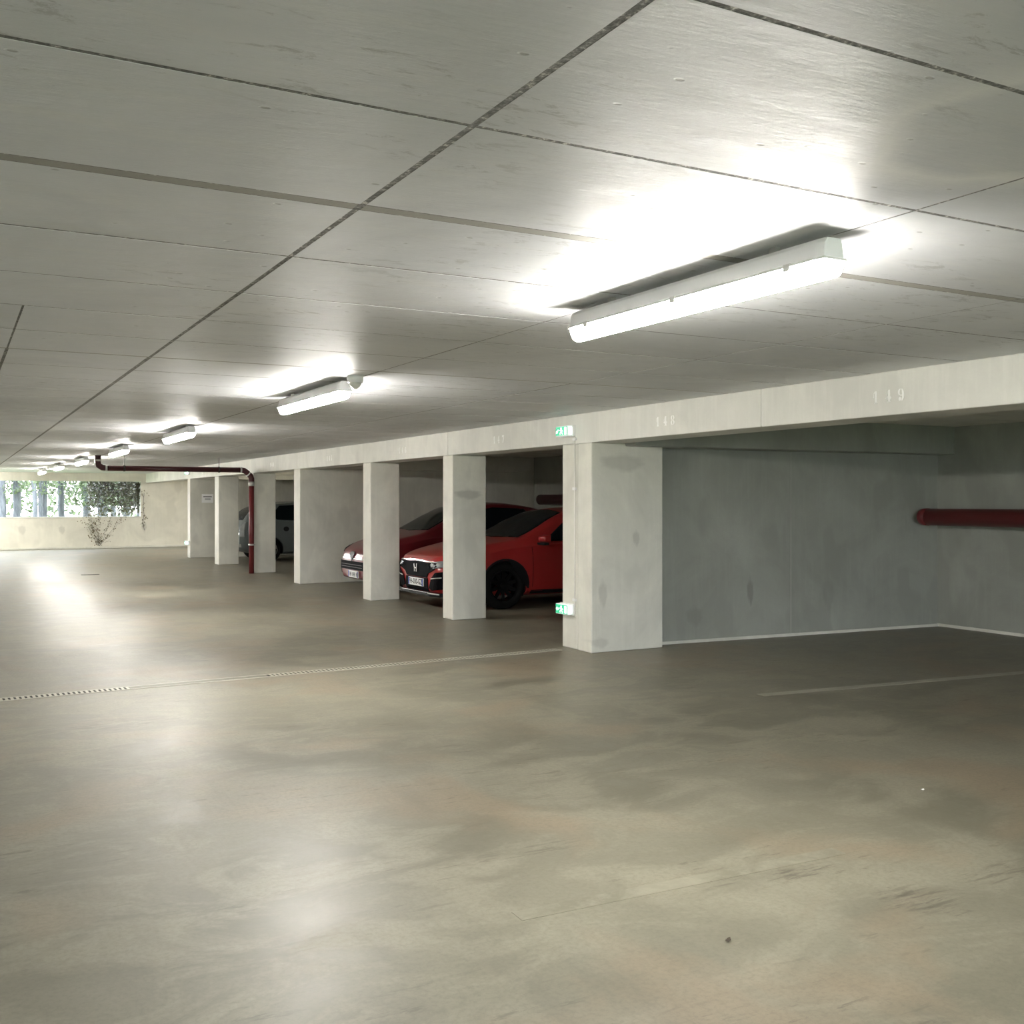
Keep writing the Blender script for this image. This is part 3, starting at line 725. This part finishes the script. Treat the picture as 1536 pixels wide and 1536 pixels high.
    def plate(s, y, z, text, x=None, w=.52):
        hit = s.bvh.ray_cast(Vector((-2, y, z)), Vector((1, 0, 0)))[0]
        x = (hit.x if hit else 0) - .03
        b2 = bmesh.new(); box(b2, x, x + .02, y - w/2, y + w/2, z - .055, z + .055); pl = mesh_obj('number_plate', b2, 'plate', s.root, bevel=.004)
        for yy in (-1, 1):
            b2 = bmesh.new(); a, c = sorted((y + yy*(w/2 - .004), y + yy*(w/2 - .044))); box(b2, x - .0015, x - .0002, a, c, z - .051, z + .051); mesh_obj('plate_band', b2, 'plate_blue', pl)
        b2 = bmesh.new()
        if text:
            cu = bpy.data.curves.new('plate_text', 'FONT'); cu.body = text; cu.size = .105; cu.align_x = 'CENTER'; cu.align_y = 'CENTER'; cu.extrude = .0008; cu.offset = .0018; cu.space_character = 1.02
            to = bpy.data.objects.new('plate_text', cu); COL.objects.link(to); bpy.context.view_layer.update()
            me = bpy.data.meshes.new_from_object(to.evaluated_get(bpy.context.evaluated_depsgraph_get())); COL.objects.unlink(to); bpy.data.objects.remove(to)
            b2.from_mesh(me)
            # text x -> -y (reads from the front), text y -> z
            for v in b2.verts:
                a, c, d = v.co; v.co = (x - .0018 - d, y - a * .92, z + c * 1.0)
        else:   # unreadable characters: plain strokes
            yy = y + w/2 - .075
            for k in range(9):
                if k in (2, 6): yy -= .03; continue
                box(b2, x - .0018, x - .0002, yy - .010, yy, z - .034, z + .034); box(b2, x - .0018, x - .0002, yy - .036, yy - .026, z - .034, z + .034)
                box(b2, x - .0018, x - .0002, yy - .028, yy - .008, z - .006, z + .006); yy -= .048
        o = mesh_obj('plate_characters', b2, 'ink', pl)

# ---- the bright red hatchback
red = Car(dict(loc=(5.80, 13.52, 0), label='bright red hatchback with black grille, parked in bay 147 behind the slim pillar', paint='red_paint', L=4.5,
    w=[(0, .60), (.012, .66), (.06, .72), (.16, .79), (.4, .865), (.9, .90), (2.2, .90), (3.6, .90), (4.2, .86), (4.5, .74)],
    top=[(0, .66), (.012, .70), (.06, .74), (.24, .80), (.7, .90), (1.18, .975), (1.4, 1.06), (1.75, 1.24), (2.05, 1.35), (2.4, 1.40), (2.9, 1.40), (3.5, 1.33), (4.1, 1.15), (4.35, 1.0), (4.5, .85)],
    bot=[(0, .27), (.06, .22), (.3, .17), (1, .17), (3.6, .18), (4.3, .22), (4.5, .3)],
    belt=[(0, .60), (.3, .68), (.9, .83), (1.4, .88), (2.4, .93), (3.6, .98), (4.1, .98), (4.5, .8)],
    cab=[(0, 0), (1.1, 0), (1.3, .12), (2.05, .92), (2.3, 1), (3.5, 1), (4.1, .75), (4.5, .4)], roofw=.60,
    wheels=(.93, 3.63), wr=.325, arch=.352, black_wheels=True, spokes=10))
red.patch('windshield', [(1.24, -.66), (1.60, -.635), (2.02, -.54), (2.10, 0), (2.02, .54), (1.60, .635), (1.24, .66), (1.16, 0)], 'glass', 'top')
red.sides('side_window', [(1.58, .925), (2.10, 1.27), (2.45, 1.325), (2.98, 1.325), (2.98, .955), (1.58, .925)][:-1], 'glass')
red.sides('side_window', [(3.04, .96), (3.04, 1.322), (3.35, 1.29), (3.70, 1.14), (3.62, 1.0)], 'glass')
red.patch('rear_window', [(3.62, -.5), (4.15, -.62), (4.15, .62), (3.62, .5)], 'glass', 'top')
# front face: black grille bar and wing, headlights, red pincers, black intakes, lip
red.patch('grille', [(-.66, .655), (-.35, .645), (0, .66), (.35, .645), (.66, .655), (.60, .56), (.40, .50), (.34, .44), (-.34, .44), (-.40, .50), (-.60, .56)], 'grille_black', 'front', off=.008, thick=.012)
red.mirror_sym('headlight', [(.42, .585), (.50, .655), (.80, .70), (.865, .70), (.80, .61), (.60, .575)], 'lens', off=.010, thick=.010)
for a in (-1, 1):
    for t in (.52, .62, .72):
        red.patch('led_element', [(a*(t), .60 + (t-.5)*.16), (a*(t+.055), .612 + (t-.5)*.16), (a*(t+.055), .64 + (t-.5)*.16), (a*t, .628 + (t-.5)*.16)], 'lamp_bowl', 'front', off=.021, thick=.004)
red.patch('grille_strip', [(-.62, .652), (0, .668), (.62, .652), (.62, .664), (0, .682), (-.62, .664)], 'chrome', 'front', off=.022, thick=.004)
red.mirror_sym('fog_intake', [(.42, .30), (.50, .44), (.62, .52), (.79, .545), (.80, .42), (.74, .30), (.52, .27)], 'grille_black', off=.006, thick=.008)
red.mirror_sym('intake_blade', [(.50, .425), (.72, .45), (.72, .462), (.50, .44)], 'zinc', off=.016, thick=.005)
red.patch('lower_intake', [(-.40, .25), (.40, .25), (.37, .43), (-.37, .43)], 'grille_black', 'front', off=.006, thick=.01)
b2 = bmesh.new(); prism(b2, [(-.035, -.5), (.02, -.74), (.2, -.84), (.3, -.86), (.3, .86), (.2, .84), (.02, .74), (-.035, .5)], .19, .245); mesh_obj('front_lip', b2, 'black_gloss', red.root, bevel=.01)
b2 = bmesh.new(); prism(b2, [(-.045, -.45), (-.005, -.74), (.0, -.74), (-.035, -.45)], .225, .24); mesh_obj('lip_highlight', b2, 'zinc', red.root)
# H-shaped chrome emblem
bx = red.bvh.ray_cast(Vector((-2, 0, .56)), Vector((1, 0, 0)))[0].x - .034
b2 = bmesh.new()
for sg in (-1, 1):
    q = [(sg*.052, .615), (sg*.034, .615), (sg*.022, .505), (sg*.040, .505)]
    f = [b2.verts.new((bx, a, c)) for a, c in q]; r = [b2.verts.new((bx + .012, a, c)) for a, c in q]
    b2.faces.new(f); b2.faces.new(r[::-1])
    for i in range(4): b2.faces.new((f[i], f[(i+1) % 4], r[(i+1) % 4], r[i]))
box(b2, bx, bx + .012, -.034, .034, .548, .568)
mesh_obj('emblem', b2, 'chrome', red.root)
red.plate(0, .365, 'FH-030-GZ')
red.mirrors(1.50, .965, 'red_paint')
red.sides('side_sill', [(1.34, .20), (3.2, .20), (3.2, .255), (1.34, .255)], 'black', off=.004)
for xx in (1.36, 2.98): red.sides('door_seam', [(xx, .30), (xx + .008, .30), (xx + .008, .88), (xx, .88)], 'black', off=.0005, thick=.001)
red.sides('door_handle', [(2.72, .80), (2.90, .81), (2.90, .835), (2.72, .825)], 'red_paint', off=.012, thick=.02)
red.mirror_sym('tail_light', [(.45, .86), (.80, .84), (.82, .95), (.45, .93)], plain('TailLight', (.4, .01, .01), .15), mode='rear')
red.sides('arch_trim', [(.93 + .377*math.cos(a*PI/14 - .12), .325 + .377*math.sin(a*PI/14 - .12)) for a in range(0, 16)] + [(.93 + .354*math.cos(a*PI/14 - .12), .325 + .354*math.sin(a*PI/14 - .12)) for a in range(15, -1, -1)], 'black', off=.003, thick=.006)

# ---- the crimson small hatchback
cr = Car(dict(loc=(5.88, 16.42, 0), label='dark crimson small hatchback with round headlights, parked in bay 146', paint='crimson', L=4.05,
    w=[(0, .50), (.012, .57), (.06, .66), (.16, .75), (.4, .83), (.9, .86), (2.2, .86), (3.3, .86), (3.8, .81), (4.05, .68)],
    top=[(0, .58), (.012, .63), (.06, .70), (.24, .79), (.6, .90), (1.0, .99), (1.2, 1.09), (1.55, 1.28), (1.85, 1.41), (2.2, 1.465), (2.7, 1.46), (3.3, 1.36), (3.75, 1.18), (3.95, 1.0), (4.05, .85)],
    bot=[(0, .24), (.06, .20), (.3, .17), (1, .17), (3.3, .18), (3.9, .22), (4.05, .3)],
    belt=[(0, .55), (.3, .72), (.9, .87), (1.4, .92), (2.4, .97), (3.3, 1.02), (3.8, 1.0), (4.05, .8)],
    cab=[(0, 0), (.95, 0), (1.15, .12), (1.85, .92), (2.1, 1), (3.2, 1), (3.75, .75), (4.05, .4)], roofw=.58,
    wheels=(.78, 3.30), wr=.315, arch=.36, spokes=9))
cr.patch('windshield', [(1.08, -.63), (1.42, -.61), (1.80, -.52), (1.88, 0), (1.80, .52), (1.42, .61), (1.08, .63), (1.0, 0)], 'glass', 'top')
cr.sides('side_window', [(1.45, .965), (1.95, 1.33), (2.3, 1.385), (2.9, 1.36), (3.15, 1.10), (3.0, 1.02)], 'glass')
cr.patch('rear_window', [(3.35, -.48), (3.8, -.58), (3.8, .58), (3.35, .48)], 'glass', 'top')
cr.patch('lower_grille', [(-.56, .36), (.56, .36), (.60, .50), (-.60, .50)], 'grille_black', 'front', off=.006, thick=.012)
for z in (.40, .44): cr.patch('grille_bar', [(-.50, z), (.50, z), (.50, z + .008), (-.50, z + .008)], 'dark_metal', 'front', off=.019, thick=.005)
cr.patch('grille', [(-.11, .62), (0, .50), (.11, .62), (.07, .66), (-.07, .66)], 'dark_metal', 'front', off=.01, thick=.012)
for sg in (-1, 1):
    cr.patch('headlight', [(sg*(.60 + .115*math.cos(k*PI/8)), .70 + .07*math.sin(k*PI/8)) for k in range(16)], 'black_gloss', 'front', off=.006, thick=.008)
    cr.patch('headlight_lens', [(sg*(.61 + .06*math.cos(k*PI/8)), .70 + .05*math.sin(k*PI/8)) for k in range(16)], 'lamp_bowl', 'front', off=.015, thick=.008)
    cr.patch('fog_lamp', [(sg*(.60 + .045*math.cos(k*PI/8)), .32 + .04*math.sin(k*PI/8)) for k in range(16)], 'lamp_bowl', 'front', off=.006, thick=.006)
cr.patch('bumper_strip', [(-.55, .535), (.55, .535), (.55, .552), (-.55, .552)], 'chrome', 'front', off=.006, thick=.005)
cr.plate(-.10, .29, None, w=.46)
cr.mirrors(1.38, 1.0, 'crimson')
cr.sides('side_sill', [(1.2, .20), (2.9, .20), (2.9, .25), (1.2, .25)], 'black', off=.004)

# ---- the silver car far down
sv = Car(dict(loc=(10.12, 26.15, 0), label='silver grey small car parked tail outward, glimpsed between the far pillars behind the red pipe', paint='silver', L=3.9,
    w=[(0, .50), (.012, .57), (.06, .66), (.16, .75), (.4, .82), (.9, .84), (2.2, .84), (3.3, .84), (3.7, .80), (3.9, .68)],
    top=[(0, .60), (.012, .68), (.06, .76), (.24, .88), (.6, .97), (.9, 1.03), (1.1, 1.12), (1.45, 1.32), (1.7, 1.43), (2.0, 1.47), (2.7, 1.47), (3.3, 1.40), (3.6, 1.25), (3.8, 1.0), (3.9, .85)],
    bot=[(0, .24), (.06, .20), (.3, .17), (1, .17), (3.3, .18), (3.7, .22), (3.9, .3)],
    belt=[(0, .55), (.3, .75), (.9, .90), (1.4, .94), (2.4, .98), (3.3, 1.02), (3.7, 1.0), (3.9, .8)],
    cab=[(0, 0), (.85, 0), (1.05, .12), (1.7, .92), (1.95, 1), (3.2, 1), (3.6, .75), (3.9, .4)], roofw=.60,
    wheels=(.76, 3.18), wr=.29, arch=.335, spokes=5))
sv.patch('windshield', [(.98, -.63), (1.30, -.61), (1.66, -.54), (1.74, 0), (1.66, .54), (1.30, .61), (.98, .63), (.92, 0)], 'glass', 'top')
sv.sides('side_window', [(1.28, 1.0), (1.75, 1.35), (2.3, 1.395), (2.3, 1.01)], 'glass')
sv.sides('side_window', [(2.37, 1.01), (2.37, 1.395), (2.9, 1.375), (3.1, 1.16), (3.0, 1.03)], 'glass')
sv.mirror_sym('headlight', [(.40, .66), (.70, .74), (.78, .86), (.70, .90), (.48, .80)], 'lamp_bowl', off=.008, thick=.008)
sv.patch('grille', [(-.36, .62), (.36, .62), (.30, .70), (-.30, .70)], 'black', 'front', off=.008, thick=.008)
sv.patch('lower_grille', [(-.50, .30), (.50, .30), (.48, .42), (-.48, .42)], 'black', 'front', off=.008, thick=.008)
sv.plate(0, .50, None)
sv.root.rotation_euler = (0, 0, PI)
sv.patch('rear_window', [(-.52, 1.02), (.52, 1.02), (.42, 1.36), (-.42, 1.36)], 'glass', 'rear')
sv.mirror_sym('tail_light', [(.58, .62), (.76, .62), (.74, .98), (.64, .98)], 'lens', mode='rear', off=.008, thick=.008)
sv.mirror_sym('tail_reflector', [(.50, .36), (.70, .36), (.70, .44), (.50, .44)], 'lamp_bowl', mode='rear', off=.008, thick=.008)
sv.sides('fuel_cap', [(2.78 + .07*math.cos(k*PI/8), .80 + .06*math.sin(k*PI/8)) for k in range(16)], 'black', off=.0005, thick=.001)
sv.mirrors(1.22, 1.02, 'black')
sv.sides('door_seam', [(1.16, .30), (1.17, .30), (1.17, .94), (1.16, .94)], 'black', off=.0005, thick=.001)

# ------------------------------------------------------------------ outside the opening
bm = bmesh.new(); box(bm, -60, 60, FY + .3, 110, -.25, -.02); box(bm, -60, 60, -70, WB - .25, -.25, -.02); struct('ground_outside', bm, 'grass', label='grassy ground outside the far opening')
def leaf_cloud(name, n, fn, size, mat, parent=None, seed=1):
    rr = random.Random(seed); b2 = bmesh.new()
    for _ in range(n):
        c = Vector(fn(rr)); s = size * rr.uniform(.6, 1.3)
        rot = Matrix.Rotation(rr.uniform(0, 2*PI), 3, 'Z') @ Matrix.Rotation(rr.uniform(-1.2, 1.2), 3, 'X') @ Matrix.Rotation(rr.uniform(0, 2*PI), 3, 'Y')
        b2.faces.new([b2.verts.new(c + rot @ Vector(v)) for v in ((-s, 0, 0), (-.1*s, .55*s, .1*s), (s, 0, 0), (-.1*s, -.55*s, .1*s))])
    me = bpy.data.meshes.new(name); b2.to_mesh(me); b2.free(); me.materials.append(M[mat]); o = link(bpy.data.objects.new(name, me)); o.parent = parent
    return o
def tree(x, y, r, lean, label, fol=220, fz=(1.2, 5.5), fr=1.0, mat='leaf', seed=1, size=.10):
    e = empty('tree', (x, y, -.02)); tag(e, label, 'tree', 'trees outside the far opening')
    rr = random.Random(seed); pts = []; rad = []
    for k in range(11):
        t = k / 10; pts.append((lean * t * 5 + rr.uniform(-.03, .03), rr.uniform(-.03, .03), t * 6)); rad.append(r * (1.25 if k == 0 else 1) * (1 - .45 * t))
    b2 = bmesh.new(); tube(b2, pts, rad, 12)
    for k in range(5):
        z = rr.uniform(2, 5.2); a = rr.uniform(0, 2*PI); ln = rr.uniform(.6, 1.3); bx = lean * z / 6 * 5
        tube(b2, [(bx, 0, z), (bx + ln*.5*math.cos(a), ln*.5*math.sin(a), z + .35), (bx + ln*math.cos(a), ln*math.sin(a), z + .5)], [r*.4, r*.25, r*.1], 6)
    mesh_obj('trunk', b2, 'bark', e, True)
    def fn(q):
        z = q.uniform(*fz); a = q.uniform(0, 2*PI); d = fr * math.sqrt(q.random()); return (lean*z/6*5 + d*math.cos(a), d*math.sin(a), z)
    tag(leaf_cloud('foliage', fol, fn, size, mat, e, seed), kind='stuff')
T = [(1.62, 40, .13, 'leftmost tree trunk seen through the far opening'),
     (2.10, 40.5, .12, 'second tree trunk from the left in the far opening'),
     (2.20, 42.5, .12, 'leaning tree trunk, third from the left in the far opening'),
     (2.62, 39.2, .085, 'thin trunk, left one of a close pair in the far opening'),
     (2.84, 40.3, .075, 'thin trunk, right one of a close pair in the far opening'),
     (3.05, 41.0, .10, 'leaning trunk just right of the close pair in the far opening'),
     (3.70, 42, .13, 'single trunk in the bright middle of the far opening'),
     (4.38, 40.5, .14, 'trunk left of the hanging ivy in the far opening'),
     (4.75, 39.5, .13, 'ivy-covered trunk in the right half of the far opening'),
     (5.10, 41.5, .15, 'dark trunk right of the ivy-covered trunk'),
     (5.58, 42.5, .12, 'grey trunk amid leaves near the right end of the far opening'),
     (5.62, 39.3, .13, 'dark trunk second from the right end of the far opening'),
     (5.95, 38.8, .13, 'rightmost dark trunk against the edge of the far opening'),
     (.9, 41, .12, 'trunk beyond the left part of the far opening'), (.0, 40, .13, 'trunk far left beyond the opening'), (-1.2, 41, .12, 'outermost left trunk beyond the opening')]
for i, (x, y, r, lab) in enumerate(T):
    right = x > 4.2
    tree(x, y, r, random.uniform(-.035, .035), lab, 1500 if right else 420, (1.35, 4.5) if right else (1.75, 5), .75 if right else .6, 'leaf', 40 + i, .075)
def ivy(x0, x1, y, z0, z1, n, name, label, cat, mat, seed, size=.05, dy=.35):
    o = leaf_cloud(name, n, lambda q: (q.uniform(x0, x1), y + q.uniform(-dy, dy), z0 + (z1 - z0) * q.random() ** .62), size, mat, None, seed)
    tag(o, label, cat, kind='stuff')
ivy(3.95, 4.8, 36.3, .95, 2.9, 3000, 'hanging_ivy', 'dark brown mass of hanging ivy leaves in the middle of the far opening', 'ivy', 'leaf_ivy', 5)
ivy(4.85, 5.75, 36.2, 1.0, 2.9, 4200, 'hanging_ivy', 'dark hanging ivy leaves at the right end of the far opening', 'ivy', 'leaf_ivy', 6)
ivy(5.26, 5.37, 35.12, 1.04, 2.07, 420, 'jamb_ivy', 'ivy leaves covering the right jamb of the far opening', 'ivy', 'leaf_ivy', 13, .035, .12)
ivy(-4, 12, 58, -.02, 4.5, 5200, 'hedge', 'loose green leafy hedge far behind the trunks', 'hedge', 'leaf', 9, .16, 1.2)
# dried creeper on the inner face of the far wall
e = empty('wall_creeper', (4.15, FY, .07)); tag(e, 'sparse dried creeper climbing the far wall below the opening', 'creeper')
b2 = bmesh.new(); rr = random.Random(4); tips = []
for k in range(6):
    a = rr.uniform(-.75, .75); p = Vector((0, -.015, 0)); pts = [p.copy()]
    for j in range(7):
        p = p + Vector((math.sin(a) * .15 + rr.uniform(-.05, .05), rr.uniform(-.004, .004), .14)); p.y = min(p.y, -.01); pts.append(p.copy()); tips.append(p.copy())
    tube(b2, pts, [.0035 - .0003*j for j in range(8)], 6)
mesh_obj('stem', b2, 'bark', e)
tag(leaf_cloud('leaves', 430, lambda q: (lambda t: (t.x + q.gauss(0, .07), -.025 + q.uniform(-.012, .01), max(.02, t.z + q.gauss(0, .07))))(q.choice(tips)), .026, 'leaf_wall', e, 8), kind='stuff')
e = empty('wall_creeper', (5.48, FY, .55)); tag(e, 'thin dried creeper strand at the right edge of the far opening', 'creeper')
b2 = bmesh.new(); tube(b2, [(0.03, -.012, 0), (-.02, -.014, .25), (.02, -.012, .5), (-.01, -.014, .8), (.02, -.012, 1.2)], .006, 6); mesh_obj('stem', b2, 'bark', e)
tag(leaf_cloud('leaves', 70, lambda q: (q.gauss(0, .05), -.025, q.uniform(.1, 1.3)), .025, 'leaf_wall', e, 11), kind='stuff')

# ------------------------------------------------------------------ daylight and camera
w = bpy.data.worlds.new('World'); SC.world = w; w.use_nodes = True
nt = w.node_tree; bg = nt.nodes['Background']
sky = nt.nodes.new('ShaderNodeTexSky'); sky.sky_type = 'PREETHAM'; sky.turbidity = 3.2; sky.sun_direction = (-.4, .5, .75)
mx = nt.nodes.new('ShaderNodeMix'); mx.data_type = 'RGBA'; mx.inputs[0].default_value = .7; mx.inputs[7].default_value = (.86, .95, 1, 1)
nt.links.new(sky.outputs[0], mx.inputs[6]); nt.links.new(mx.outputs[2], bg.inputs[0]); bg.inputs[1].default_value = 6.5
sd = bpy.data.lights.new('Sun', 'SUN'); sd.energy = 3; sd.angle = .03; sd.color = (1, .96, .88)
so = link(bpy.data.objects.new('Sun', sd)); so.rotation_euler = (math.radians(42), 0, math.radians(115)); so['kind'] = 'structure'

cd = bpy.data.cameras.new('Camera'); cd.sensor_width = 36; cd.lens = 36 * 1560 / 1536; cd.shift_y = -17 / 1536; cd.clip_end = 300
cam = link(bpy.data.objects.new('Camera', cd)); cam.location = (0, 0, 1.5); cam.rotation_euler = (PI / 2, 0, -math.atan(844 / 1560))
SC.camera = cam
vs = SC.view_settings; vs.view_transform = 'Standard'; vs.look = 'None'; vs.exposure = 1.62; vs.gamma = 1; vs.use_curve_mapping = False
